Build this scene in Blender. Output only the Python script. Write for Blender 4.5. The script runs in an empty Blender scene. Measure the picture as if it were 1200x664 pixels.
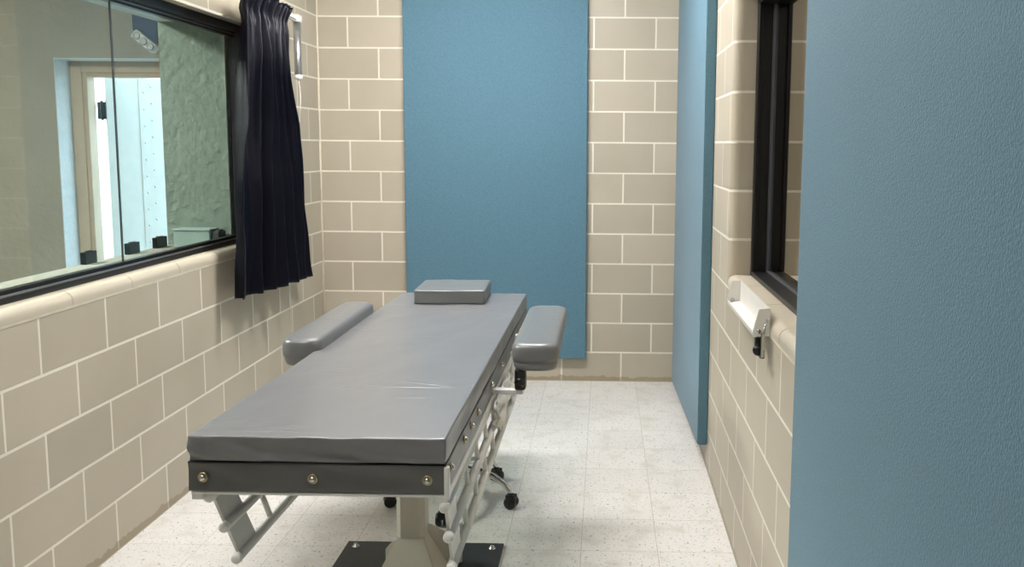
import bpy, bmesh, math, random
from mathutils import Vector, Matrix, noise
random.seed(7)
C = bpy.context.scene.collection
PI = math.pi

# ------------------------------------------------------------------ helpers
def lin(c):
    return tuple(((v/255)/12.92 if v/255 <= .04045 else ((v/255+.055)/1.055)**2.4) for v in c) + (1,)

def new_mat(name):
    m = bpy.data.materials.new(name); m.use_nodes = True
    n = m.node_tree.nodes; l = m.node_tree.links
    return m, n, l, n['Principled BSDF']

def simple(name, rgb, rough=.5, metal=0, nscale=0, namt=.06, bump=0, bscale=60, spec=.5, bdist=.002):
    m, n, l, b = new_mat(name)
    b.inputs['Base Color'].default_value = lin(rgb)
    b.inputs['Roughness'].default_value = rough
    b.inputs['Metallic'].default_value = metal
    b.inputs['Specular IOR Level'].default_value = spec
    tc = n.new('ShaderNodeTexCoord')
    if nscale:
        t = n.new('ShaderNodeTexNoise'); t.inputs['Scale'].default_value = nscale; t.inputs['Detail'].default_value = 4
        l.new(tc.outputs['Object'], t.inputs['Vector'])
        mx = n.new('ShaderNodeMixRGB'); mx.blend_type = 'MULTIPLY'; mx.inputs['Fac'].default_value = 1
        cr = n.new('ShaderNodeValToRGB')
        cr.color_ramp.elements[0].color = (1-namt*2,)*3+(1,); cr.color_ramp.elements[1].color = (1,1,1,1)
        cr.color_ramp.elements[0].position = .3; cr.color_ramp.elements[1].position = .7
        l.new(t.outputs['Fac'], cr.inputs['Fac'])
        mx.inputs['Color1'].default_value = lin(rgb); l.new(cr.outputs['Color'], mx.inputs['Color2'])
        l.new(mx.outputs['Color'], b.inputs['Base Color'])
    if bump:
        t2 = n.new('ShaderNodeTexNoise'); t2.inputs['Scale'].default_value = bscale; t2.inputs['Detail'].default_value = 5
        l.new(tc.outputs['Object'], t2.inputs['Vector'])
        bp = n.new('ShaderNodeBump'); bp.inputs['Strength'].default_value = bump; bp.inputs['Distance'].default_value = bdist
        l.new(t2.outputs['Fac'], bp.inputs['Height']); l.new(bp.outputs['Normal'], b.inputs['Normal'])
    return m

def block_mat(name, axis, shift, base=(182,173,154), grout=(229,223,208), rough=.42):
    """painted concrete block: 0.4064 x 0.2032 running bond; axis 'X' or 'Y' runs along the wall"""
    m, n, l, b = new_mat(name)
    tc = n.new('ShaderNodeTexCoord'); sp = n.new('ShaderNodeSeparateXYZ'); l.new(tc.outputs['Object'], sp.inputs[0])
    ad = n.new('ShaderNodeMath'); ad.operation = 'ADD'; ad.inputs[1].default_value = shift
    l.new(sp.outputs[axis], ad.inputs[0])
    cb = n.new('ShaderNodeCombineXYZ'); l.new(ad.outputs[0], cb.inputs[0]); l.new(sp.outputs['Z'], cb.inputs[1])
    br = n.new('ShaderNodeTexBrick'); br.offset = .5; br.offset_frequency = 2; br.squash = 1
    l.new(cb.outputs[0], br.inputs['Vector'])
    br.inputs['Scale'].default_value = 1; br.inputs['Brick Width'].default_value = .4064
    br.inputs['Row Height'].default_value = .2032; br.inputs['Mortar Size'].default_value = .0062
    br.inputs['Mortar Smooth'].default_value = .25; br.inputs['Bias'].default_value = 0
    c1 = tuple(v*.965 for v in base); c2 = tuple(min(255, v*1.03) for v in base)
    br.inputs['Color1'].default_value = lin(c1); br.inputs['Color2'].default_value = lin(c2)
    br.inputs['Mortar'].default_value = lin(grout)
    nz = n.new('ShaderNodeTexNoise'); nz.inputs['Scale'].default_value = 2.2; nz.inputs['Detail'].default_value = 6
    l.new(tc.outputs['Object'], nz.inputs['Vector'])
    cr = n.new('ShaderNodeValToRGB'); cr.color_ramp.elements[0].color = (.93,.925,.91,1); cr.color_ramp.elements[1].color = (1,1,1,1)
    cr.color_ramp.elements[0].position = .35; cr.color_ramp.elements[1].position = .65
    l.new(nz.outputs['Fac'], cr.inputs['Fac'])
    mx = n.new('ShaderNodeMixRGB'); mx.blend_type = 'MULTIPLY'; mx.inputs['Fac'].default_value = 1
    l.new(br.outputs['Color'], mx.inputs['Color1']); l.new(cr.outputs['Color'], mx.inputs['Color2'])
    # scuffed dirt line where mop water meets the wall (ragged, own shape)
    n2 = n.new('ShaderNodeTexNoise'); n2.inputs['Scale'].default_value = 14; n2.inputs['Detail'].default_value = 5
    l.new(tc.outputs['Object'], n2.inputs['Vector'])
    mm = n.new('ShaderNodeMath'); mm.operation = 'MULTIPLY'; mm.inputs[1].default_value = .07; l.new(n2.outputs['Fac'], mm.inputs[0])
    lt = n.new('ShaderNodeMath'); lt.operation = 'LESS_THAN'; l.new(sp.outputs['Z'], lt.inputs[0]); l.new(mm.outputs[0], lt.inputs[1])
    m3 = n.new('ShaderNodeMath'); m3.operation = 'MULTIPLY'; m3.inputs[1].default_value = .55; l.new(lt.outputs[0], m3.inputs[0])
    mx2 = n.new('ShaderNodeMixRGB'); l.new(m3.outputs[0], mx2.inputs['Fac'])
    l.new(mx.outputs['Color'], mx2.inputs['Color1']); mx2.inputs['Color2'].default_value = lin((138,120,88))
    l.new(mx2.outputs['Color'], b.inputs['Base Color'])
    b.inputs['Roughness'].default_value = rough; b.inputs['Specular IOR Level'].default_value = .4
    nf = n.new('ShaderNodeTexNoise'); nf.inputs['Scale'].default_value = 180; nf.inputs['Detail'].default_value = 3
    l.new(tc.outputs['Object'], nf.inputs['Vector'])
    s1 = n.new('ShaderNodeMath'); s1.operation = 'MULTIPLY'; s1.inputs[1].default_value = .12; l.new(nf.outputs['Fac'], s1.inputs[0])
    s2 = n.new('ShaderNodeMath'); s2.operation = 'SUBTRACT'; l.new(s1.outputs[0], s2.inputs[0]); l.new(br.outputs['Fac'], s2.inputs[1])
    bp = n.new('ShaderNodeBump'); bp.inputs['Strength'].default_value = .5; bp.inputs['Distance'].default_value = .003
    l.new(s2.outputs[0], bp.inputs['Height']); l.new(bp.outputs['Normal'], b.inputs['Normal'])
    return m

def floor_mat():
    m, n, l, b = new_mat('vinyl_tile')
    tc = n.new('ShaderNodeTexCoord')
    mp = n.new('ShaderNodeMapping'); mp.inputs['Location'].default_value = (-1.828, 2.589, 0); l.new(tc.outputs['Object'], mp.inputs[0])
    br = n.new('ShaderNodeTexBrick'); br.offset = 0; br.squash = 1; l.new(mp.outputs[0], br.inputs['Vector'])
    br.inputs['Scale'].default_value = 1; br.inputs['Brick Width'].default_value = .3048; br.inputs['Row Height'].default_value = .3048
    br.inputs['Mortar Size'].default_value = .0011; br.inputs['Mortar Smooth'].default_value = .1
    br.inputs['Color1'].default_value = lin((228,225,219)); br.inputs['Color2'].default_value = lin((221,218,212))
    br.inputs['Mortar'].default_value = lin((176,166,146))
    col = br.outputs['Color']
    for sc, lo, hi, c, st in ((70,.63,.68,(132,126,114),(1,1.6,1)),(48,.655,.70,(150,156,155),(1.6,1,1)),(110,.655,.71,(158,144,120),(1,1,1)),(9,.52,.75,(206,201,190),(1,1,1))):
        m2 = n.new('ShaderNodeMapping'); m2.inputs['Scale'].default_value = st; l.new(tc.outputs['Object'], m2.inputs[0])
        t = n.new('ShaderNodeTexNoise'); t.inputs['Scale'].default_value = sc; t.inputs['Detail'].default_value = 2.5
        l.new(m2.outputs[0], t.inputs['Vector'])
        r = n.new('ShaderNodeMapRange'); r.inputs['From Min'].default_value = lo; r.inputs['From Max'].default_value = hi
        l.new(t.outputs['Fac'], r.inputs['Value'])
        x = n.new('ShaderNodeMixRGB'); l.new(r.outputs[0], x.inputs['Fac']); l.new(col, x.inputs['Color1'])
        x.inputs['Color2'].default_value = lin(c); col = x.outputs['Color']
    l.new(col, b.inputs['Base Color'])
    b.inputs['Roughness'].default_value = .3; b.inputs['Specular IOR Level'].default_value = .45
    t = n.new('ShaderNodeTexNoise'); t.inputs['Scale'].default_value = 25; l.new(tc.outputs['Object'], t.inputs['Vector'])
    bp = n.new('ShaderNodeBump'); bp.inputs['Strength'].default_value = .15; bp.inputs['Distance'].default_value = .002
    l.new(t.outputs['Fac'], bp.inputs['Height']); l.new(bp.outputs['Normal'], b.inputs['Normal'])
    return m

def vinyl_mat(name, rgb, wr=.5):
    m, n, l, b = new_mat(name)
    tc = n.new('ShaderNodeTexCoord')
    b.inputs['Base Color'].default_value = lin(rgb); b.inputs['Roughness'].default_value = .33
    b.inputs['Specular IOR Level'].default_value = .85
    # leather grain + long shallow creases
    g = n.new('ShaderNodeTexNoise'); g.inputs['Scale'].default_value = 450; g.inputs['Detail'].default_value = 2; l.new(tc.outputs['Object'], g.inputs['Vector'])
    mp = n.new('ShaderNodeMapping'); mp.inputs['Scale'].default_value = (2.0, 6.5, 3.0); mp.inputs['Rotation'].default_value = (.5, .6, .45); l.new(tc.outputs['Object'], mp.inputs[0])
    w = n.new('ShaderNodeTexNoise'); w.inputs['Scale'].default_value = 2.1; w.inputs['Detail'].default_value = 1; w.inputs['Distortion'].default_value = .5
    l.new(mp.outputs[0], w.inputs['Vector'])
    cr = n.new('ShaderNodeValToRGB'); e = cr.color_ramp.elements; cr.color_ramp.interpolation = 'EASE'
    e[0].position = .44; e[0].color = (0,0,0,1); e[1].position = .515; e[1].color = (1,1,1,1); x = e.new(.58); x.color = (0,0,0,1)
    l.new(w.outputs['Fac'], cr.inputs['Fac'])
    k = n.new('ShaderNodeTexNoise'); k.inputs['Scale'].default_value = 2.3; k.inputs['Detail'].default_value = 1; l.new(tc.outputs['Object'], k.inputs['Vector'])
    kr = n.new('ShaderNodeMapRange'); kr.inputs['From Min'].default_value = .5; kr.inputs['From Max'].default_value = .72; l.new(k.outputs['Fac'], kr.inputs['Value'])
    ml = n.new('ShaderNodeMath'); ml.operation = 'MULTIPLY'; l.new(cr.outputs['Color'], ml.inputs[0]); l.new(kr.outputs[0], ml.inputs[1])
    b1 = n.new('ShaderNodeBump'); b1.inputs['Strength'].default_value = wr; b1.inputs['Distance'].default_value = .003; l.new(ml.outputs[0], b1.inputs['Height'])
    b2 = n.new('ShaderNodeBump'); b2.inputs['Strength'].default_value = .12; b2.inputs['Distance'].default_value = .0008; l.new(g.outputs['Fac'], b2.inputs['Height'])
    l.new(b1.outputs['Normal'], b2.inputs['Normal']); l.new(b2.outputs['Normal'], b.inputs['Normal'])
    return m

def glass_mat():
    m, n, l, b = new_mat('clear_glass'); n.remove(b)
    out = n['Material Output']
    tr = n.new('ShaderNodeBsdfTransparent'); tr.inputs['Color'].default_value = (.86,.93,.92,1)
    gl = n.new('ShaderNodeBsdfGlossy'); gl.inputs['Roughness'].default_value = .01
    lw = n.new('ShaderNodeLayerWeight'); pw = n.new('ShaderNodeMath'); pw.operation = 'POWER'; pw.inputs[1].default_value = 5
    l.new(lw.outputs['Facing'], pw.inputs[0])
    fr = n.new('ShaderNodeMath'); fr.operation = 'MULTIPLY_ADD'; fr.inputs[1].default_value = .9; fr.inputs[2].default_value = .04
    l.new(pw.outputs[0], fr.inputs[0])
    mx = n.new('ShaderNodeMixShader'); l.new(fr.outputs[0], mx.inputs[0]); l.new(tr.outputs[0], mx.inputs[1]); l.new(gl.outputs[0], mx.inputs[2])
    l.new(mx.outputs[0], out.inputs['Surface'])
    return m

def emit_mat(name, rgb, s):
    m, n, l, b = new_mat(name)
    b.inputs['Emission Color'].default_value = lin(rgb); b.inputs['Emission Strength'].default_value = s
    b.inputs['Base Color'].default_value = lin(rgb)
    return m

M = {}
M['block_back'] = block_mat('painted_block_back', 'X', .2032)
M['block_left'] = block_mat('painted_block_left', 'Y', 1.84+.2032+.4064*10)
M['block_right'] = block_mat('painted_block_right', 'Y', 3.0+.2032+.4064*10)
M['grout'] = simple('cream_grout', (222,213,192), .7, nscale=20)
M['bullnose'] = simple('bullnose_paint', (196,187,167), .3, nscale=4, namt=.03)
M['floor'] = floor_mat()
M['ceiling'] = simple('ceiling_paint', (225,222,212), .8, nscale=6, bump=.2)
M['blue'] = simple('blue_fabric', (93,130,147), .75, nscale=170, namt=.10, bump=.8, bscale=240, spec=.25, bdist=.003)
M['blue_edge'] = simple('blue_fabric_edge', (84,122,138), .75, nscale=220, namt=.05, bump=.55, bscale=260, spec=.25, bdist=.0015)
for k_ in ('blue', 'blue_edge'):
    b_ = M[k_].node_tree.nodes['Principled BSDF']; b_.inputs['Sheen Weight'].default_value = .18; b_.inputs['Sheen Roughness'].default_value = .4
M['black_frame'] = simple('black_anodised', (10,9,9), .4, metal=.0, nscale=8)
M['bronze_seal'] = simple('grey_glazing_seal', (70,72,76), .45, nscale=30)
M['glass'] = glass_mat()
M['mirror'] = simple('one_way_mirror', (178,172,160), .015, metal=1)
M['stucco'] = simple('grey_stucco', (166,160,147), .9, nscale=3, namt=.05, bump=.8, bscale=14, bdist=.02)
M['stucco_green'] = simple('green_grey_stucco', (138,150,138), .9, nscale=3, namt=.05, bump=.9, bscale=22, bdist=.016)
M['stucco_white'] = simple('white_stucco', (214,220,224), .85, nscale=20, namt=.05, bump=.8, bscale=30, bdist=.012)
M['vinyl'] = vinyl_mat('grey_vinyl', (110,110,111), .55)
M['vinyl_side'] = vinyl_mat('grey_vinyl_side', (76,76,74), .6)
M['vinyl_arm'] = vinyl_mat('grey_vinyl_arm', (106,107,107), .3)
M['white_metal'] = simple('white_powder_coat', (226,224,218), .35, nscale=6, namt=.03)
M['cream_metal'] = simple('cream_powder_coat', (200,194,180), .42, nscale=6, namt=.04)
M['dark_plate'] = simple('dark_steel_plate', (66,66,66), .45, metal=.3, nscale=25, namt=.1, bump=.2, bscale=80)
M['chrome'] = simple('chrome', (205,205,205), .12, metal=1)
M['brass'] = simple('brass', (176,160,122), .3, metal=1, nscale=30)
M['black_plastic'] = simple('black_plastic', (12,12,13), .35, nscale=12)
M['curtain'] = simple('navy_satin', (5,5,18), .42, nscale=9, namt=.12, bump=.25, bscale=35, spec=.18)
M['white_plastic'] = simple('white_plastic', (226,224,216), .35, nscale=9, namt=.03)
M['aluminium'] = simple('brushed_aluminium', (178,178,176), .3, metal=.85, nscale=12)
M['wood_trim'] = simple('cream_wood_trim', (196,176,152), .5, nscale=5)
M['door_white'] = simple('white_door_paint', (214,222,222), .5, nscale=12, namt=.03, bump=.3, bscale=18, bdist=.006)
M['navy'] = simple('navy_paint', (26,42,74), .45, nscale=10)
M['pale_green'] = simple('pale_green_paint', (165,184,176), .6, nscale=10)
M['concrete'] = simple('concrete', (170,168,160), .9, nscale=5, bump=.3)
M['diffuser'] = emit_mat('lamp_diffuser', (252,250,252), 26.0)
M['diffuser3'] = emit_mat('lamp_diffuser_dim', (252,250,252), 17.0)
M['diffuser2'] = emit_mat('lamp_diffuser_cool', (252,246,240), 44.0)

def link(name, bm, mats, parent=None, smooth=False):
    me = bpy.data.meshes.new(name)
    bm.normal_update(); bm.to_mesh(me); bm.free()
    if not isinstance(mats, (list, tuple)): mats = [mats]
    for m in mats: me.materials.append(m)
    if smooth:
        for p in me.polygons: p.use_smooth = True
    o = bpy.data.objects.new(name, me); C.objects.link(o)
    if parent:
        o.parent = parent; o.matrix_parent_inverse = Matrix.Translation(-Vector(parent.location))
    return o

def base_origin(o):
    """put a single-mesh thing's origin at its base centre"""
    vs = [v.co for v in o.data.vertices]
    c = Vector(((min(v.x for v in vs)+max(v.x for v in vs))/2, (min(v.y for v in vs)+max(v.y for v in vs))/2, min(v.z for v in vs)))
    o.data.transform(Matrix.Translation(-c)); o.location = c
    return o

def thing(name, label, cat, loc=(0,0,0), group=None):
    o = bpy.data.objects.new(name, None); C.objects.link(o); o.location = loc; o.empty_display_size = .1
    return tag(o, label, cat, group)

def tag(o, label, cat, group=None):
    o['label'] = label; o['category'] = cat
    if group: o['group'] = group
    return o

def struct(name, bm, mats, parent=None, smooth=False):
    o = link(name, bm, mats, parent, smooth)
    if not parent: o['kind'] = 'structure'
    return o

def box(bm, x0, x1, y0, y1, z0, z1, bev=0, seg=2, mi=0, mat=None):
    t = bmesh.new()
    bmesh.ops.create_cube(t, size=1)
    for v in t.verts:
        v.co = Vector((x0 + (v.co.x+.5)*(x1-x0), y0 + (v.co.y+.5)*(y1-y0), z0 + (v.co.z+.5)*(z1-z0)))
    if bev:
        bmesh.ops.bevel(t, geom=list(t.edges), offset=bev, segments=seg, affect='EDGES', profile=.5, clamp_overlap=True)
    if mat is not None: bmesh.ops.transform(t, matrix=mat, verts=t.verts)
    merge(bm, t, mi)
    return bm

def merge(bm, t, mi=0):
    for f in t.faces: f.material_index = mi
    me = bpy.data.meshes.new('tmp'); t.to_mesh(me); t.free(); bm.from_mesh(me); bpy.data.meshes.remove(me)

def tube(bm, pts, r, seg=12, cap=True, mi=0):
    pts = [Vector(p) for p in pts]; t = bmesh.new(); rings = []
    rs = r if isinstance(r, (list, tuple)) else [r]*len(pts)
    up = None
    for i, p in enumerate(pts):
        d = (pts[min(i+1, len(pts)-1)] - pts[max(i-1, 0)]).normalized()
        if up is None:
            up = Vector((0,0,1)) if abs(d.z) < .9 else Vector((1,0,0))
        a = d.cross(up).normalized(); b = a.cross(d).normalized(); up = b
        rings.append([t.verts.new(p + (a*math.cos(2*PI*k/seg) + b*math.sin(2*PI*k/seg))*rs[i]) for k in range(seg)])
    for i in range(len(rings)-1):
        for k in range(seg):
            f = t.faces.new((rings[i][k], rings[i][(k+1)%seg], rings[i+1][(k+1)%seg], rings[i+1][k])); f.smooth = True
    if cap:
        t.faces.new(list(reversed(rings[0]))); t.faces.new(rings[-1])
    bmesh.ops.recalc_face_normals(t, faces=t.faces)
    merge(bm, t, mi)
    return bm

def lathe(bm, prof, origin, axis='Z', seg=24, mi=0):
    """prof = [(r, h)...] revolved about axis through origin"""
    t = bmesh.new(); o = Vector(origin); rings = []
    for r, h in prof:
        ring = []
        for k in range(seg):
            a = 2*PI*k/seg; c, s = r*math.cos(a), r*math.sin(a)
            v = {'Z': (c, s, h), 'Y': (c, h, s), 'X': (h, c, s)}[axis]
            ring.append(t.verts.new(o + Vector(v)))
        rings.append(ring)
    for i in range(len(rings)-1):
        for k in range(seg):
            f = t.faces.new((rings[i][k], rings[i][(k+1)%seg], rings[i+1][(k+1)%seg], rings[i+1][k])); f.smooth = True
    t.faces.new(rings[0]); t.faces.new(rings[-1])
    bmesh.ops.recalc_face_normals(t, faces=t.faces)
    merge(bm, t, mi); return bm

def poly_prism(bm, pts, a, b, axis='X', mi=0, bev=0):
    """closed 2D outline extruded from a to b along axis; X: pts=(y,z), Y: pts=(x,z), Z: pts=(x,y)"""
    t = bmesh.new()
    def P(p, h): return {'X': (h, p[0], p[1]), 'Y': (p[0], h, p[1]), 'Z': (p[0], p[1], h)}[axis]
    A = [t.verts.new(P(p, a)) for p in pts]; B = [t.verts.new(P(p, b)) for p in pts]; n = len(pts)
    t.faces.new(A); t.faces.new(list(reversed(B)))
    for i in range(n): t.faces.new((A[i], B[i], B[(i+1)%n], A[(i+1)%n]))
    bmesh.ops.recalc_face_normals(t, faces=t.faces)
    if bev: bmesh.ops.bevel(t, geom=list(t.edges), offset=bev, segments=2, affect='EDGES', clamp_overlap=True)
    merge(bm, t, mi); return bm

# ------------------------------------------------------------------ room shell
W = 2.432          # right wall face
CEIL = 3.05
YF = -7.4          # wall behind the camera
ZS, ZH = 1.07, 2.226    # window sill top, header underside
K5 = 1.016
LWY0, LWY1 = -4.55, -1.10   # left window opening
RWY0, RWY1 = -3.95, -2.262  # right window opening

bm = bmesh.new(); box(bm, -.47, W+.3, YF-.15, .2, -.12, 0)
struct('floor', bm, M['floor'])
bm = bmesh.new(); box(bm, -.1, W+.3, YF-.15, .2, CEIL, CEIL+.1)
struct('ceiling', bm, M['ceiling'])
bm = bmesh.new(); box(bm, -.47, W+.3, 0, .2, 0, CEIL)
struct('wall_back', bm, M['block_back'])
bm = bmesh.new(); box(bm, -.47, W+.3, YF-.15, YF, 0, CEIL)
struct('wall_front', bm, M['block_back'])

def wall_with_hole(x_in, x_out, y0, y1, oy0, oy1, oz0, oz1, r, mat, name, bullcorners=True):
    """inner face at x_in, wall body towards x_out, rounded (bullnose) corners of radius r round the opening"""
    bm = bmesh.new(); s = 1 if x_out > x_in else -1
    lo, hi = min(x_in, x_out), max(x_in, x_out)
    box(bm, lo, hi, y0, y1, 0, oz0)
    box(bm, lo, hi, y0, y1, oz1, CEIL)
    N = 8
    def corner(yj, d):      # jamb at yj, wall body extends in direction d along Y
        pts = [(x_in, yj + d*r)]
        for k in range(1, N+1):
            a = PI/2*k/N
            pts.append((x_in + s*r*(1-math.cos(a)), yj + d*r*(1-math.sin(a))))
        pts += [(x_out, yj), (x_out, y1 if d > 0 else y0), (x_in, y1 if d > 0 else y0)]
        poly_prism(bm, pts, oz0, oz1, 'Z')
    corner(oy1, 1); corner(oy0, -1)
    return struct(name, bm, mat)

wall_with_hole(0, -.12, YF, 0, LWY0, LWY1, K5, ZH, .022, M['block_left'], 'wall_left')
wall_with_hole(W, W+.28, YF, 0, RWY0, RWY1, K5, ZH, .04, M['block_right'], 'wall_right')

# caulked control joint in left wall
bm = bmesh.new(); box(bm, 0, .0035, -.667, -.655, 0, CEIL, .001)
struct('trim_1', bm, M['grout'])
# pale corner joint between left and back walls
bm = bmesh.new(); tube(bm, [(.002,-.002,0), (.002,-.002,CEIL)], .006, 8)
struct('trim_2', bm, M['grout'])

def sill(name, x_in, s, depth, y0, y1, jy):
    bm = bmesh.new(); r = .034; N = 8; z1 = ZS
    o = .003
    y = y1
    cuts = []
    while jy > y0: cuts.append(jy); jy -= .4064
    edges = [y1] + cuts + [y0]
    for a, b in zip(edges[:-1], edges[1:]):
        g = .0022
        pts = [(x_in - s*o, K5+.005)]
        for k in range(N+1):
            t = PI/2*k/N
            pts.append((x_in - s*o + s*r*(1-math.cos(t)), z1 - r + r*math.sin(t)))
        pts += [(x_in + s*depth, z1), (x_in + s*depth, K5+.005)]
        poly_prism(bm, pts, b+g, a-g, 'Y', 0)
    pts2 = [(x_in, K5-.004), (x_in - s*.0, z1-r), (x_in + s*r*.5, z1-.004), (x_in + s*depth, z1-.004), (x_in + s*depth, K5-.004)]
    poly_prism(bm, pts2, y0, y1, 'Y', 1)
    box(bm, min(x_in-s*.0015, x_in+s*.02), max(x_in-s*.0015, x_in+s*.02), y0, y1, K5-.004, K5+.006, 0, mi=1)
    return struct(name, bm, [M['bullnose'], M['grout']])
sill('trim_3', 0, -1, .12, LWY0, LWY1, -1.643)
sill('trim_4', W, 1, .26, RWY0, RWY1, -2.56)

# ------------------------------------------------------------------ left window
def window_left():
    x0, x1 = -.12, -.06
    r = bpy.data.objects.new('window_1', None); C.objects.link(r); r['kind'] = 'structure'; r.location = (-.09, -2.8, ZS)
    bm = bmesh.new()
    box(bm, x0, x1, LWY0, LWY1, ZS, ZS+.022, .003)            # sill member
    box(bm, x0, x1+.012, LWY0, LWY1, ZH-.042, ZH, .003)         # head
    box(bm, x0, x1+.006, LWY1-.075, LWY1, ZS, ZH, .003)
    box(bm, x0, x1, LWY0, LWY0+.055, ZS, ZH, .003)
    box(bm, x0+.01, x1-.018, LWY0, LWY1-.07, ZS+.02, ZS+.042, .002)
    box(bm, x0+.01, x1-.018, LWY0, LWY1-.07, ZH-.062, ZH-.04, .002)
    link('window_frame', bm, M['black_frame'], r)
    bm = bmesh.new()
    box(bm, x1-.012, x1-.004, LWY0+.05, LWY1-.07, ZS+.021, ZS+.029, .001)
    box(bm, x1-.017, x1-.012, LWY0+.05, LWY1-.07, ZH-.052, ZH-.044, .001)
    link('glazing_track', bm, M['aluminium'], r)
    bm = bmesh.new(); box(bm, -.098, -.092, LWY0+.05, -2.33, ZS+.03, ZH-.05); link('pane', bm, M['glass'], r)
    bm = bmesh.new(); box(bm, -.088, -.082, -2.35, LWY1-.07, ZS+.03, ZH-.05); link('pane', bm, M['glass'], r)
    bm = bmesh.new(); box(bm, -.094, -.087, -2.350, -2.342, ZS+.03, ZH-.05, .002); link('meeting_rail', bm, M['bronze_seal'], r)
window_left()

# right window: black frame and one-way mirror pane
def window_right():
    x0, x1 = 2.522, 2.603
    r = bpy.data.objects.new('window_2', None); C.objects.link(r); r['kind'] = 'structure'; r.location = (2.56, -3.1, ZS)
    bm = bmesh.new()
    for (a, b, c, d, e) in ((x0, x1, 0, 0, 0), (x0+.002, x0+.02, .008, 0, 0)):
        w = .03 if c == 0 else .036
        box(bm, a, b, RWY1-w, RWY1, ZS, ZH, .003)
        box(bm, a, b, RWY0, RWY0+w, ZS, ZH, .003)
        box(bm, a, b, RWY0, RWY1, ZS, ZS+.02 if c == 0 else ZS+.012, .003)
        box(bm, a, b, RWY0, RWY1, ZH-.05 if c == 0 else ZH-.03, ZH, .003)
    link('window_frame', bm, M['black_frame'], r)
    bm = bmesh.new(); box(bm, x1-.012, x1, RWY0+.04, RWY1-.04, ZS+.015, ZH-.045); link('pane', bm, M['mirror'], r)
    bm = bmesh.new()
    box(bm, x1-.022, x1-.012, RWY1-.038, RWY1-.030, ZS+.02, ZH-.05, .001)
    box(bm, x1-.022, x1-.012, RWY0+.05, RWY1-.03, ZS+.02, ZS+.026, .001)
    link('glazing_bead', bm, M['bronze_seal'], r)
window_right()

# ------------------------------------------------------------------ room beyond the left window
XO = -.47
def outer_wall():
    bm = bmesh.new(); oy1, oz0, oz1 = -1.19, 1.045, 2.245
    box(bm, XO, -.12, -6.2, 1.0, 0, oz0)
    box(bm, XO, -.12, -6.2, 1.0, oz1, CEIL+.1)
    box(bm, XO, -.12, oy1, 1.0, oz0, oz1)
    box(bm, XO, -.12, -6.2, -4.6, oz0, oz1)
    struct('wall_left_outer', bm, M['stucco_green'])
outer_wall()
bm = bmesh.new(); box(bm, XO+.0, -.121, -4.6, -1.19, 1.045, 1.05)
struct('trim_5', bm, M['stucco'])
bm = bmesh.new(); box(bm, XO+.0, -.121, -4.6, -1.19, 2.24, 2.245)
struct('trim_6', bm, M['stucco_white'])
DX0, DX1, DZ = -2.385, -1.15, 2.25
bm = bmesh.new()
box(bm, -4.2, DX0, 1.0, 1.2, 0, CEIL+.1); box(bm, DX1, -.12, 1.0, 1.2, 0, CEIL+.1); box(bm, DX0, DX1, 1.0, 1.2, DZ, CEIL+.1)
struct('wall_witness_back', bm, M['stucco'])
bm = bmesh.new()
box(bm, DX0-.0, DX0+.006, 1.001, 1.2, 0, DZ); box(bm, DX1-.006, DX1, 1.001, 1.2, 0, DZ); box(bm, DX0, DX1, 1.001, 1.2, DZ-.006, DZ)
struct('trim_7', bm, M['stucco_white'])
bm = bmesh.new(); box(bm, -4.3, -4.2, -6.2, 1.2, 0, CEIL+.1); struct('wall_witness_left', bm, M['stucco'])
bm = bmesh.new(); box(bm, -4.3, XO, -6.3, -6.2, 0, CEIL+.1); struct('wall_witness_front', bm, M['stucco'])
bm = bmesh.new(); box(bm, -4.3, XO, -6.3, 1.2, CEIL+.1, CEIL+.2); struct('ceiling_witness', bm, M['ceiling'])
bm = bmesh.new(); box(bm, -4.3, XO, -6.3, 1.2, -.12, 0); struct('floor_witness', bm, M['concrete'])
bm = bmesh.new(); box(bm, -9, 5, 1.2, 11, -.12, -.01); struct('ground_outside', bm, M['concrete'])

def outside_door():
    r = bpy.data.objects.new('door_1', None); C.objects.link(r); r['kind'] = 'structure'; r.location = (-1.8, 1.25, 0)
    bm = bmesh.new()
    x0, x1, z1 = DX0-.02, DX1+.02, DZ+.02
    for d, w, ya, yb in ((0, .115, 1.2, 1.28), (.075, .075, 1.215, 1.33)):
        box(bm, x0+d, x0+d+w, ya, yb, 0, z1-d, .006); box(bm, x1-d-w, x1-d, ya, yb, 0, z1-d, .006)
        box(bm, x0+d+w-.001, x1-d-w+.001, ya+.001, yb-.001, z1-d-w, z1-d-.001, .004)
    link('door_frame', bm, M['wood_trim'], r)
    # leaf hinged at left, swung outwards
    hx, hy = -2.20, 1.37; ang = math.atan2(.78, .62)*.86
    mt = Matrix.Translation((hx, hy, 0)) @ Matrix.Rotation(ang, 4, 'Z')
    bm = bmesh.new(); box(bm, 0, .95, -.022, .022, .02, 2.14, .004, mat=mt)
    leaf = link('door_leaf', bm, M['door_white'], r)
    bm = bmesh.new(); box(bm, .25, .95, -.027, -.021, .02, 2.135, .002, mat=mt)
    for k in range(14):
        for xx in (.29, .35):
            z = .2 + k*.14 + (.05 if xx > .32 else 0)
            t = bmesh.new(); bmesh.ops.create_icosphere(t, subdivisions=1, radius=.010)
            bmesh.ops.transform(t, matrix=mt @ Matrix.Translation((xx, -.028, z)), verts=t.verts); merge(bm, t)
    c = link('rivet_strip', bm, M['door_white'], leaf)
    c.matrix_parent_inverse = Matrix.Identity(4)
    for z in (.4, 1.86):
        bm = bmesh.new(); box(bm, hx-.06, hx+.01, hy-.02, hy+.02, z-.07, z+.07, .004); tube(bm, [(hx-.02, hy-.02, z-.08), (hx-.02, hy-.02, z+.08)], .012)
        link('hinge', bm, M['black_plastic'], r)
outside_door()

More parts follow.
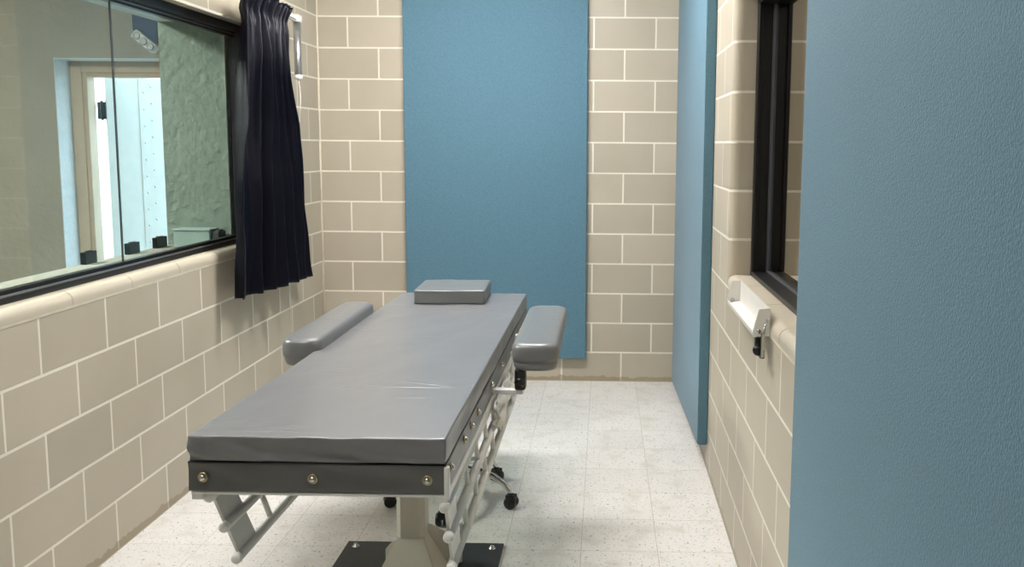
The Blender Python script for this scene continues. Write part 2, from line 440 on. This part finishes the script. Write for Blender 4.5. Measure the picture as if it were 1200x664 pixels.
# navy box with white twin lamp heads high on the stucco wall
t = thing('emergency_light', 'small navy box with white round lamp heads, seen high through the left window', 'emergency light', (-1.55, 1.0, 2.3))
bm = bmesh.new(); poly_prism(bm, [(-1.69, 2.60), (-1.69, 2.45), (-1.50, 2.345), (-1.38, 2.33), (-1.38, 2.60)], .88, 1.0, 'Y', bev=.004)
link('housing', bm, M['navy'], t)
d = Vector((.16, 0, -.15)).normalized()
mt = Matrix.Translation((-1.59, .86, 2.375)) @ Matrix.Rotation(math.atan2(.13, .16), 4, 'Y')
bm = bmesh.new(); box(bm, -.09, .11, -.03, .05, -.042, .03, .012, 3, mat=mt)
link('lamp_body', bm, M['white_plastic'], t)
for k in (-.05, .015, .08):
    bm = bmesh.new(); lathe(bm, [(.012, 0), (.026, 0), (.03, -.006), (.026, -.014), (.018, -.012), (.014, -.006)], (0,0,0), 'Y', 20)
    bmesh.ops.transform(bm, matrix=mt @ Matrix.Translation((k, -.03, -.008)), verts=bm.verts)
    link('lamp_ring', bm, M['aluminium'], t)

# dark blocks and low box on the outer sill
for (ya, yb, lab) in ((-2.02, -1.925, 'leftmost small dark block on the outer sill, below the outside door frame'),
                      (-1.645, -1.54, 'small dark block on the outer window sill just right of the glass meeting rail'),
                      (-1.37, -1.255, 'small dark block on the outer window sill nearest the green stucco return')):
    bm = bmesh.new(); box(bm, -.465, -.44, ya, yb, 1.05, 1.106, .003); box(bm, -.46, -.445, ya+.03, yb-.03, 1.105, 1.110, .002)
    o = base_origin(link('sill_block', bm, M['black_plastic'])); tag(o, lab, 'block', 'dark blocks on the outer sill')
t = thing('sill_box', 'low pale green box on the outer sill beyond the glass, near the curtain', 'box', (-.28, -1.24, 1.05))
bm = bmesh.new(); box(bm, -.385, -.19, -1.30, -1.195, 1.05, 1.140, .004); link('box_body', bm, M['pale_green'], t)
bm = bmesh.new(); box(bm, -.39, -.185, -1.305, -1.192, 1.138, 1.148, .003); link('lid', bm, M['pale_green'], t)
bm = bmesh.new(); box(bm, -.183, -.145, -1.29, -1.2, 1.05, 1.135, .005); box(bm, -.17, -.15, -1.27, -1.22, 1.134, 1.142, .002)
o = base_origin(link('latch_block', bm, M['bronze_seal'])); tag(o, 'dark grey block at the right end of the low green box by the window frame', 'block')

# ------------------------------------------------------------------ blue padded wall panels
def panel(label, bm, name='acoustic_panel'):
    o = link(name, bm, [M['blue'], M['blue_edge']])
    tag(o, label, 'wall panel', 'blue padded wall panels'); return o
bm = bmesh.new(); box(bm, .577, 1.790, -.05, 0, .168, 2.98, .006, 3)
panel('tall blue fabric wall panel on the back wall behind the table head', bm)
bm = bmesh.new()
poly_prism(bm, [(-1.672, .128), (-.004, .006), (-.004, 2.98), (-1.672, 2.98)], 2.382, W, 'X', bev=.005)
panel('blue fabric panel seen edge-on on the right wall, between back corner and dark window', bm)
bm = bmesh.new(); box(bm, 2.382, W, -6.0, -3.815, .12, 2.98, .006, 3)
panel('large close blue fabric panel filling the right edge, nearer than the dark window', bm)

# ------------------------------------------------------------------ curtain and its track
TRK = .10
t = thing('curtain_track', 'white curtain track with grey hanging cord cylinder in the far left corner', 'curtain track', (TRK, -.64, 2.0))
bm = bmesh.new()
box(bm, TRK-.014, TRK+.014, -4.4, -.70, 2.318, 2.343, .003)
box(bm, TRK-.006, TRK+.006, -4.4, -.70, 2.311, 2.319)
link('track', bm, M['white_plastic'], t)
bm = bmesh.new(); box(bm, TRK-.02, TRK+.022, -.715, -.655, 2.306, 2.348, .004); link('end_housing', bm, M['white_plastic'], t)
for y in (-.80, -2.2, -3.8):
    bm = bmesh.new()
    box(bm, 0, TRK, y-.012, y+.012, 2.343, 2.352, .002); box(bm, 0, .006, y-.018, y+.018, 2.31, 2.38, .002)
    link('bracket', bm, M['white_plastic'], t)
bm = bmesh.new(); lathe(bm, [(.019,1.995),(.0215,2.0),(.0215,2.306)], (TRK, -.682, 0), 'Z', 24); link('cord_cylinder', bm, M['aluminium'], t)
bm = bmesh.new(); lathe(bm, [(.012,1.975),(.024,1.98),(.026,1.99),(.026,2.0),(.0216,2.004)], (TRK, -.682, 0), 'Z', 24); link('cylinder_cap', bm, M['white_plastic'], t)
pts = [(TRK+.012*math.sin(k*.35), -.69+.006*math.sin(k*.8), 1.98-.0265*k) for k in range(19)]
pts += [(TRK+.012, -.70, 1.475), (TRK-.004, -.68, 1.45), (TRK-.014, -.69, 1.47), (TRK+.002, -.69, 1.49), (TRK+.004, -.69, 1.43)]
bm = bmesh.new(); tube(bm, pts, .0028, 6); link('cord', bm, M['white_plastic'], t)

def curtain():
    bm = bmesh.new(); NS, NT = 260, 70
    ztop, zbot = 2.362, .842
    def P(i, j):
        s = i/NS; tt = j/NT
        yl = -1.50 - .12*min(1, tt*1.6) - .11*tt**1.3
        yr = -.845 - .05*math.sin(PI*min(1, tt*2.4))*(1 if tt < .42 else 0) + .24*max(0, tt-.25)**1.0*1.25
        ph = s + .012*math.sin(3.1*tt + 6*s)*tt
        y = yl + (yr-yl)*s
        f = 0; 
        a1 = .036*(.35+.65*min(1, tt*5)); 
        g = 6*2*PI*ph
        f = math.sin(g + .5*math.sin(g*.37+1.1))
        f = math.copysign(abs(f)**.75, f)
        f2 = math.sin(13.3*2*PI*ph + 1.3 + 1.1*tt)
        x = TRK + .015 + a1*f + .010*f2*(1-.3*tt)
        x += .022*math.sin(23*2*PI*s)*max(0, 1-tt*9)
        y += .018*math.cos(g)*min(1, tt*4)
        hd = math.exp(-((tt-.055)/.022)**2); x -= .012*hd; x += .010*abs(math.sin(9*2*PI*s))*math.exp(-(tt/.03)**2)
        n = noise.noise(Vector((s*7, tt*3.2, 2.2)))
        n2 = noise.noise(Vector((s*16, tt*9, 5.2)))
        x += .022*n*min(1, tt*5) + .006*n2*min(1,tt*6)
        # soft diagonal crush between a third and two thirds of the drop
        x += .016*math.exp(-((s-.42-.25*(tt-.4))/.09)**2)*math.exp(-((tt-.35)/.2)**2)
        z = ztop - (ztop-zbot)*tt - .045*s*tt + .006*math.sin(g)*tt
        x = max(x, .030)
        return (x, y, z)
    V = [[bm.verts.new(P(i, j)) for j in range(NT+1)] for i in range(NS+1)]
    for i in range(NS):
        for j in range(NT):
            bm.faces.new((V[i][j], V[i+1][j], V[i+1][j+1], V[i][j+1]))
    o = link('curtain', bm, M['curtain'], smooth=True)
    md = o.modifiers.new('thickness', 'SOLIDIFY'); md.thickness = .002
    base_origin(o)
    tag(o, 'gathered navy-black satin curtain drawn back at the far end of the left window', 'curtain')
    bm = bmesh.new()
    for j in (66,):
        for i in range(0, NS, 1):
            pass
    bm.free()
curtain()

# ------------------------------------------------------------------ wall bracket under the dark window
t = thing('wall_bracket', 'white open-fronted metal bracket on the right wall under the dark window', 'bracket', (2.40, -2.93, 1.0))
ya, yb = -3.225, -2.635
bm = bmesh.new()
poly_prism(bm, [(W-.002, 1.102), (W-.006, 1.102), (W-.009, 1.026), (W-.049, 1.018), (W-.052, 1.03), (W-.055, 1.028), (W-.052, 1.012), (W-.002, 1.018)], ya, yb, 'Y')
link('tray', bm, M['white_plastic'], t)
for y, s in ((ya, 1), (yb, -1)):
    bm = bmesh.new(); poly_prism(bm, [(W-.002, 1.104), (W-.038, 1.100), (W-.056, 1.03), (W-.053, 1.010), (W-.002, 1.014)], y-.004, y+.004, 'Y', bev=.0015)
    e = link('end_plate', bm, M['white_plastic'], t)
    bm = bmesh.new(); lathe(bm, [(.002, 0), (.007, 0), (.007, .004), (.002, .005)], (W-.036, y-.006 if s > 0 else y-.010, 1.03), 'Y', 12)
    c = link('screw', bm, M['chrome'], e); c.matrix_parent_inverse = Matrix.Identity(4)
bm = bmesh.new()
lathe(bm, [(.008, 0), (.016, .003), (.018, .014), (.015, .024), (.008, .028)], (W-.036, -3.235, .968), 'Y', 18)
box(bm, W-.046, W-.02, -3.232, -3.20, .972, 1.014, .005)
box(bm, W-.034, W-.018, -3.245, -3.21, .945, .975, .005)
link('black_clamp', bm, M['black_plastic'], t)
bm = bmesh.new()
tube(bm, [(W-.008, -3.20, 1.065), (W-.012, -3.235, 1.068), (W-.022, -3.25, 1.05), (W-.028, -3.252, 1.0), (W-.03, -3.25, .95)], .0035, 8)
box(bm, W-.034, W-.022, -3.256, -3.248, .952, 1.03, .002)
link('lever', bm, M['chrome'], t)

# ------------------------------------------------------------------ gurney
BX0, BX1 = .846, 1.508      # foot end
HX0, HX1 = .893, 1.518      # head end
Y0, Y1 = -3.80, -1.54
ZT = .86
def taper(bm):
    for v in bm.verts:
        k = (v.co.y - Y0)/(Y1-Y0)
        a = BX0 + (HX0-BX0)*k; b = BX1 + (HX1-BX1)*k
        u = (v.co.x - BX0)/(BX1-BX0)
        v.co.x = a + (b-a)*u
G = thing('gurney', 'long narrow grey vinyl padded gurney with white fold-down rails, bolted to a dark floor plate', 'gurney', (1.19, -2.85, 0))

def soft_box(x0, x1, y0, y1, z0, z1, bev, nx, ny, nz, amp, seed, sag=0):
    bm = bmesh.new(); box(bm, x0, x1, y0, y1, z0, z1)
    def cut(ax, a, b, n):
        for k in range(1, n):
            co = [0,0,0]; no = [0,0,0]; co[ax] = a+(b-a)*k/n; no[ax] = 1
            bmesh.ops.bisect_plane(bm, geom=list(bm.verts)+list(bm.edges)+list(bm.faces), plane_co=co, plane_no=no)
    bmesh.ops.bevel(bm, geom=[e for e in bm.edges], offset=bev, segments=4, affect='EDGES', profile=.6)
    cut(0, x0, x1, nx); cut(1, y0, y1, ny); cut(2, z0, z1, nz)
    bmesh.ops.remove_doubles(bm, verts=bm.verts, dist=1e-6); bm.normal_update()
    for v in bm.verts:
        p = v.co; n = noise.noise(Vector((p.x*9+seed, p.y*5, p.z*12))); n2 = noise.noise(Vector((p.x*24, p.y*18+seed, p.z*22)))
        v.co = p + v.normal*(amp*(n+.45*n2))
    return bm
bm = soft_box(BX0, BX1, Y0, Y1, .792, ZT, .006, 30, 80, 7, .0022, 3)
# corner darts: slightly pinched front corners
def ruffle(bm, z0, z1, amp, sd):
    for v in bm.verts:
        p = v.co
        if z0+.002 < p.z < z1-.002:
            w = math.sin(PI*(p.z-z0)/(z1-z0))
            n1 = noise.noise(Vector(((p.x+p.z*1.9)*11, (p.z)*7+sd, p.y*.5))); n2 = noise.noise(Vector(((p.x-p.z*1.2)*23, p.z*12, sd+p.y*.5)))
            if p.y < Y0+.02: p.y -= amp*w*(n1+.5*n2)*1.6
        if z0+.002 < p.z < z1-.002 and p.x > BX1-.02:
            w = math.sin(PI*(p.z-z0)/(z1-z0)); p.x += amp*.7*w*noise.noise(Vector(((p.y+p.z*1.5)*9, p.z*8, sd+3)))
ruffle(bm, .792, ZT, .010, 1.0)
taper(bm); link('mattress', bm, [M['vinyl']], G, smooth=True)
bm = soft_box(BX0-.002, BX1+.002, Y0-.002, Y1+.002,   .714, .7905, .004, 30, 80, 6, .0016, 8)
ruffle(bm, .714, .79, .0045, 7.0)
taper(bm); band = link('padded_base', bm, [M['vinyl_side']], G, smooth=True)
bm = bmesh.new(); box(bm, BX0-.001, BX1+.001, Y0-.0025, Y1+.002, .7898, .7918, .0008); taper(bm)
link('piping', bm, M['black_plastic'], band).matrix_parent_inverse = Matrix.Identity(4)

def snap(p, axis):
    bm = bmesh.new(); s = -1 if axis == 'Y' else 1
    lathe(bm, [(.004, 0), (.0135, 0), (.0135, s*.002), (.0105, s*.0042), (.0085, s*.003)], p, axis, 20, 0)
    q = Vector(p)
    lathe(bm, [(.0084, 0), (.0082, s*.006), (.006, s*.0095), (.002, s*.011)], q, axis, 16, 1)
    o = link('snap_fastener', bm, [M['brass'], M['chrome']], band); o.matrix_parent_inverse = Matrix.Identity(4)
    return o
def fixpi(o):   # children of a part: geometry is written in world coordinates
    o.matrix_parent_inverse = Matrix.Identity(4); return o
for x in (.884, 1.168, 1.462): snap((x, Y0-.003, .752), 'Y')
for y in (-3.74, -3.52, -3.385, -3.25, -2.92, -2.63, -2.0):
    k = (y-Y0)/(Y1-Y0); snap((BX1+(HX1-BX1)*k+.003, y, .765), 'X')

# steel frame under the pad
bm = bmesh.new()
box(bm, BX0+.004, BX1+.004, Y0-.001, Y0+.035, .705, .713, .002)
box(bm, BX0+.004, BX0+.034, Y0, Y1, .690, .713, .003); box(bm, BX1-.03, BX1+.004, Y0, Y1, .690, .713, .003)
box(bm, BX0+.004, BX1, Y1-.035, Y1, .690, .713, .003)
for y in (-3.3, -2.3, -1.9): box(bm, BX0+.03, BX1-.03, y-.02, y+.02, .690, .712, .002)
box(bm, 1.11, 1.17, Y0+.25, Y1-.1, .655, .700, .004); box(bm, 1.22, 1.28, Y0+.25, Y1-.1, .655, .700, .004)
taper(bm); link('frame', bm, M['white_metal'], G)
bm = bmesh.new(); box(bm, BX1-.003, BX1+.010, Y0-.008, Y0+.012, .700, .788, .003); link('corner_post', bm, M['white_metal'], G)

# pedestal
CX, CY = 1.203, -2.80
bm = bmesh.new(); h = .052; c = .016
oct_ = [(CX-h, CY-h+c), (CX-h+c, CY-h), (CX+h-c, CY-h), (CX+h, CY-h+c), (CX+h, CY+h-c), (CX+h-c, CY+h), (CX-h+c, CY+h), (CX-h, CY+h-c)]
poly_prism(bm, oct_, .10, .66, 'Z')
t_ = bmesh.new(); lo = []; hi = []
for (sx, sy) in ((-1,-1),(1,-1),(1,1),(-1,1)):
    lo.append(t_.verts.new((CX+sx*.125, CY+sy*.14, .014))); hi.append(t_.verts.new((CX+sx*.047, CY+sy*.047, .165)))
t_.faces.new(lo); t_.faces.new(hi)
for k in range(4): t_.faces.new((lo[k], lo[(k+1)%4], hi[(k+1)%4], hi[k]))
bmesh.ops.recalc_face_normals(t_, faces=t_.faces)
bmesh.ops.bevel(t_, geom=list(t_.edges), offset=.003, segments=2, affect='EDGES')
merge(bm, t_)
link('pedestal', bm, M['cream_metal'], G)
for a, q in ((PI*.12, 1), (PI*.84, .74)):
    bm = bmesh.new(); poly_prism(bm, [(.04, .014), (.185*q, .014), (.185*q, .085*q), (.15*q, .125*q), (.07*q, .182*q), (.04*q, .192*q)], -.006, .006, 'Y', bev=.002)
    bmesh.ops.transform(bm, matrix=Matrix.Translation((CX, CY, 0)) @ Matrix.Rotation(a, 4, 'Z'), verts=bm.verts)
    link('gusset', bm, M['cream_metal'], G)
bm = bmesh.new(); box(bm, CX-.12, CX+.12, CY-.2, CY+.2, .645, .66, .003); link('head_plate', bm, M['cream_metal'], G)
bm = bmesh.new(); box(bm, .888, 1.516, -3.12, -2.56, 0, .012, .002); fp = link('floor_plate', bm, M['dark_plate'], G)
for (x, y) in ((.93,-2.61), (1.475,-2.61), (.93,-3.07), (1.475,-3.07)):
    bm = bmesh.new(); lathe(bm, [(.006,.011),(.016,.011),(.016,.015),(.009,.016),(.009,.024),(.003,.026)], (x,y,0), 'Z', 6); fixpi(link('bolt', bm, M['chrome'], fp))

# fold-down side rails
def rail(pts3, ya, yb, plate=.12, lab=None):
    """pts3: three (x, z) tube centres, top to bottom"""
    (xa, za), (xm, zm), (xb, zb) = pts3
    r = bpy.data.objects.new('side_rail', None); C.objects.link(r); r.parent = G
    r.matrix_parent_inverse = Matrix.Translation(-Vector(G.location)); r.location = (xm, (ya+yb)/2, zb)
    pinv = Matrix.Translation(-Vector(r.location))
    if lab: r['label'] = lab
    def child(name, bm, m):
        o = link(name, bm, m); o.parent = r; o.matrix_parent_inverse = pinv; return o
    for (x, z) in pts3:
        bm = bmesh.new(); tube(bm, [(x, ya, z), (x, yb, z)], .0135, 16)
        lathe(bm, [(.003,-.007),(.010,-.006),(.0135,-.002),(.0138,.004),(.0138,.012),(.012,.014)], (x, ya, z), 'Y', 20)
        lathe(bm, [(.012,-.014),(.0138,-.012),(.0138,-.002),(.0135,.003),(.010,.006),(.003,.007)], (x, yb, z), 'Y', 20)
        child('rail_tube', bm, M['white_metal'])
    dx, dz = xb-xa, zb-za; L = math.hypot(dx, dz); ux, uz = dx/L, dz/L; px, pz = -uz, ux
    th = .004
    def strip(y0_, y1_, a, b, sk=0):
        t = bmesh.new()
        A = (xa+ux*a, za+uz*a); B = (xa+ux*b, za+uz*b)
        vs = []
        for s in (-th, th):
            for (P, yy) in ((A, y0_), (A, y1_), (B, y1_+sk), (B, y0_+sk)):
                vs.append(t.verts.new((P[0]+px*s, yy, P[1]+pz*s)))
        t.faces.new(vs[:4]); t.faces.new(vs[4:])
        for k in range(4): t.faces.new((vs[k], vs[(k+1)%4], vs[4+(k+1)%4], vs[4+k]))
        bmesh.ops.recalc_face_normals(t, faces=t.faces)
        return t
    for (p, q) in ((ya+.02, ya+.02+plate*.95), (yb-.02-plate*.95, yb-.02)):
        bm = bmesh.new(); merge(bm, strip(p, q, 0, L)); child('rail_end_plate', bm, M['white_metal'])
    y = ya + .25
    while y < yb-.2:
        bm = bmesh.new(); tube(bm, [(xm, y, zm), (xb, y, zb)], .0082, 12); child('rail_bar', bm, M['white_metal'])
        bm = bmesh.new(); tube(bm, [(xa, y+.09, za), (xm, y+.09, zm)], .0082, 12); child('rail_bar', bm, M['white_metal'])
        y += .21
    # hanger straps up to the frame
    for yy in (ya+.10, yb-.10):
        bm = bmesh.new(); tube(bm, [(xa, yy, za), (xa + (.006 if xa < 1.2 else -.004), yy, .70)], .008, 10)
        child('rail_hinge', bm, M['white_metal'])
    return r
rail([(1.503, .678), (1.513, .598), (1.520, .516)], -3.80, -2.02)
rail([(.886, .688), (.922, .607), (.952, .522)], -3.78, -2.02)

# arm rests
def armrest(x0, x1, y0, y1, zt, th, bx):
    r = bpy.data.objects.new('armrest', None); C.objects.link(r); r.parent = G
    r.matrix_parent_inverse = Matrix.Translation(-Vector(G.location)); r.location = ((x0+x1)/2, (y0+y1)/2, zt-th)
    pinv = Matrix.Translation(-Vector(r.location))
    def child(name, bm, m, sm=False):
        o = link(name, bm, m, smooth=sm); o.parent = r; o.matrix_parent_inverse = pinv; return o
    bm = bmesh.new(); cr = .055; N = 8; pts = []
    for (cx, cy, a0) in ((x1-cr, y1-cr, 0), (x0+cr, y1-cr, PI/2), (x0+cr, y0+cr, PI), (x1-cr, y0+cr, 3*PI/2)):
        for k in range(N+1):
            a = a0 + PI/2*k/N; pts.append((cx+cr*math.cos(a), cy+cr*math.sin(a)))
    cxm, cym = (x0+x1)/2, (y0+y1)/2
    prof = [(.016, 0), (.009, .002), (.006, .010), (.003, th*.30-.002), (.0042, th*.30), (.001, th*.30+.002), (-.001, th*.5), (-.001, th-.024), (.001, th-.013), (.006, th-.005), (.014, th-.001), (.03, th), (.05, th+.001)]
    rings = []
    for ins, h in prof:
        ring = []
        for (x, y) in pts:
            wx = (x1-x0)/2; wy = (y1-y0)/2
            ring.append(bm.verts.new((cxm+(x-cxm)*(wx-ins)/wx, cym+(y-cym)*(wy-ins)/wy, zt-th+h)))
        rings.append(ring)
    n = len(pts)
    for i in range(len(rings)-1):
        for k in range(n): bm.faces.new((rings[i][k], rings[i][(k+1)%n], rings[i+1][(k+1)%n], rings[i+1][k]))
    bm.faces.new(list(reversed(rings[0]))); bm.faces.new(rings[-1])
    bmesh.ops.recalc_face_normals(bm, faces=bm.faces)
    child('armrest_pad', bm, M['vinyl_arm'], True)
    s = 1 if x0 > bx else -1; xi = x0 if s > 0 else x1
    zc = zt-th
    bm = bmesh.new(); box(bm, min(xi+s*.01, xi+s*.05), max(xi+s*.01, xi+s*.05), y0+.02, y0+.075, zc-.075, zc+.004, .010, 3)
    lathe(bm, [(.006, -.022), (.018, -.02), (.021, -.006), (.018, 0)], (xi+s*.03, y0+.035, zc-.045), 'Y', 18)
    child('clamp', bm, M['black_plastic'])
    bm = bmesh.new()
    a, b = sorted((bx-s*.03, xi+s*.04))
    box(bm, a, b, y0+.03, y0+.065, .716, .733, .003)
    child('support_arm', bm, M['white_metal'])
    bm = bmesh.new()
    box(bm, a, b, y1-.2, y1-.165, .716, .733, .003); box(bm, min(b, a)+.05 if s > 0 else a+.0, (a+.085) if s > 0 else a+.035, y1-.2, y1-.165, .72, zc+.002, .004)
    child('support_arm', bm, M['white_metal'])
armrest(1.582, 1.748, -2.905, -2.10, .905, .098, 1.515)
armrest(.742, .885, -2.87, -2.05, .905, .098, .870)
# crumpled clear-white wrap hanging on the far rail, with coiled tie
bm = bmesh.new()
NS_, NT_ = 28, 16
V = []
for i in range(NS_+1):
    row = []
    for j in range(NT_+1):
        s = i/NS_; q = j/NT_
        y = -2.98 + .50*s; z = .700 - .075*q - .02*math.sin(s*9)*q
        x = 1.532 + .010*math.sin(s*17+q*4) + .014*noise.noise(Vector((s*6, q*5, 1))) + .012*q
        row.append(bm.verts.new((max(x, 1.526), y, z)))
    V.append(row)
for i in range(NS_):
    for j in range(NT_): bm.faces.new((V[i][j], V[i+1][j], V[i+1][j+1], V[i][j+1]))
o = link('plastic_wrap', bm, M['white_plastic'], smooth=True)
md = o.modifiers.new('thickness', 'SOLIDIFY'); md.thickness = .002
base_origin(o); tag(o, 'crumpled white wrap hanging over the right side rail below the near end of the armrest', 'wrap')

# pillow
P = Matrix.Translation((1.178, -1.70, ZT+.001)) @ Matrix.Rotation(math.radians(2.2), 4, 'Z')
bm = soft_box(-.165, .165, -.17, .17, 0, .066, .009, 12, 12, 4, .0035, 4)
for v in bm.verts: v.co.z = max(v.co.z, 0)
o = link('pillow', bm, M['vinyl_arm'], smooth=True); o.matrix_world = P
tag(o, 'small rectangular grey vinyl pillow resting on the head end of the gurney', 'pillow')

# ------------------------------------------------------------------ rolling stool under the gurney
SX, SY = 1.235, -2.09
S = thing('rolling_stool', 'chrome-legged rolling stool with black casters pushed under the gurney', 'stool', (SX, SY, 0))
for k in range(5):
    a = math.radians(-90 + 72*k); dx, dy = math.cos(a), math.sin(a); R_ = .285
    bm = bmesh.new()
    tube(bm, [(SX+dx*r_, SY+dy*r_, z_) for r_, z_ in ((.02,.150),(.08,.152),(.14,.148),(.20,.134),(.25,.108),(.278,.08),(R_,.055))], [.016,.016,.015,.014,.013,.012,.011], 12)
    leg = link('leg', bm, M['chrome'], S)
    bm = bmesh.new(); cx_, cy_ = SX+dx*R_, SY+dy*R_; tx, ty = -dy, dx
    for s in (-1, 1):
        c_ = bmesh.new(); lathe(c_, [(.004,-.011),(.024,-.011),(.0275,-.007),(.0275,.007),(.024,.011),(.004,.011)], (0,0,0), 'Y', 20)
        bmesh.ops.transform(c_, matrix=Matrix.Translation((cx_+tx*.0165*s, cy_+ty*.0165*s, .0277)) @ Matrix.Rotation(a, 4, 'Z'), verts=c_.verts)
        merge(bm, c_)
    box(bm, -.022, .022, -.02, .02, .03, .064, .006, mat=Matrix.Translation((cx_, cy_, 0)) @ Matrix.Rotation(a, 4, 'Z'))
    c_ = link('caster', bm, M['black_plastic'], leg); fixpi(c_)
bm = bmesh.new(); lathe(bm, [(.02,.13),(.034,.135),(.036,.165),(.03,.18),(.024,.185),(.024,.36),(.016,.362),(.016,.52)], (SX,SY,0), 'Z', 24); link('column', bm, M['chrome'], S)
bm = bmesh.new(); tube(bm, [(SX+.02, SY, .505), (SX+.11, SY-.03, .50), (SX+.13, SY-.035, .497)], .006, 8); link('height_lever', bm, M['black_plastic'], S)
bm = bmesh.new(); lathe(bm, [(.05,.515),(.15,.52),(.17,.53),(.175,.55),(.17,.575),(.15,.585),(.05,.588)], (SX,SY,0), 'Z', 36); link('seat', bm, M['black_plastic'], S)

# ------------------------------------------------------------------ lights
def ceiling_light(x, y, w, l_, z, mat, e, lab):
    t = thing('ceiling_light', lab, 'ceiling light', (x, y, z-.05), 'ceiling lights')
    bm = bmesh.new()
    for (a, b, c, d) in ((x-w/2-.03, x-w/2, y-l_/2-.03, y+l_/2+.03), (x+w/2, x+w/2+.03, y-l_/2-.03, y+l_/2+.03), (x-w/2, x+w/2, y-l_/2-.03, y-l_/2), (x-w/2, x+w/2, y+l_/2, y+l_/2+.03)):
        box(bm, a, b, c, d, z-.05, z, .004)
    link('light_frame', bm, M['white_metal'], t)
    bm = bmesh.new(); box(bm, x-w/2+.02, x+w/2-.02, y-l_/2+.02, y+l_/2-.02, z-.13, z-.02, .03, 3); link('diffuser', bm, mat, t)
ceiling_light(1.2, -1.7, 1.2, .40, CEIL, M['diffuser'], 1, 'long ceiling light crossing above the head of the gurney')
ceiling_light(.70, -4.1, 1.2, .30, CEIL, M['diffuser3'], 1, 'ceiling light crossing above the foot of the gurney')
ceiling_light(-2.2, -2.6, .6, 1.2, CEIL+.1, M['diffuser2'], 1, 'ceiling light in the stucco room beyond the left window')

# ------------------------------------------------------------------ world, camera, view
w = bpy.data.worlds.new('world'); bpy.context.scene.world = w; w.use_nodes = True
n = w.node_tree.nodes; l = w.node_tree.links; bg = n['Background']
bg.inputs['Color'].default_value = (.72, .88, 1, 1); bg.inputs['Strength'].default_value = 3.6

F, PITCH, YAW, ROLL = 1048.256264, .116499, .018161, .007874
cp, sp_, cy, sy = math.cos(PITCH), math.sin(PITCH), math.cos(YAW), math.sin(YAW)
fw = Vector((-sy*cp, cy*cp, -sp_)); rt = Vector((cy, sy, 0)); up = rt.cross(fw)
r2 = math.cos(ROLL)*rt + math.sin(ROLL)*up; u2 = -math.sin(ROLL)*rt + math.cos(ROLL)*up
cam = bpy.data.cameras.new('camera'); co = bpy.data.objects.new('camera', cam); C.objects.link(co)
m = Matrix.Identity(4)
for i in range(3): m[i][0] = r2[i]; m[i][1] = u2[i]; m[i][2] = -fw[i]
m[0][3], m[1][3], m[2][3] = 1.906091, -5.995767, 1.603556
co.matrix_world = m
cam.sensor_fit = 'HORIZONTAL'; cam.sensor_width = 36; cam.lens = F*36/1200
cam.shift_x = -88.488703/1200; cam.shift_y = -38.565623/1200
cam.clip_start = .02; cam.clip_end = 100
bpy.context.scene.camera = co
vs = bpy.context.scene.view_settings
vs.view_transform = 'Standard'; vs.look = 'None'; vs.exposure = 1.06; vs.gamma = 1; vs.use_curve_mapping = False
bpy.context.scene.cycles.max_bounces = 10
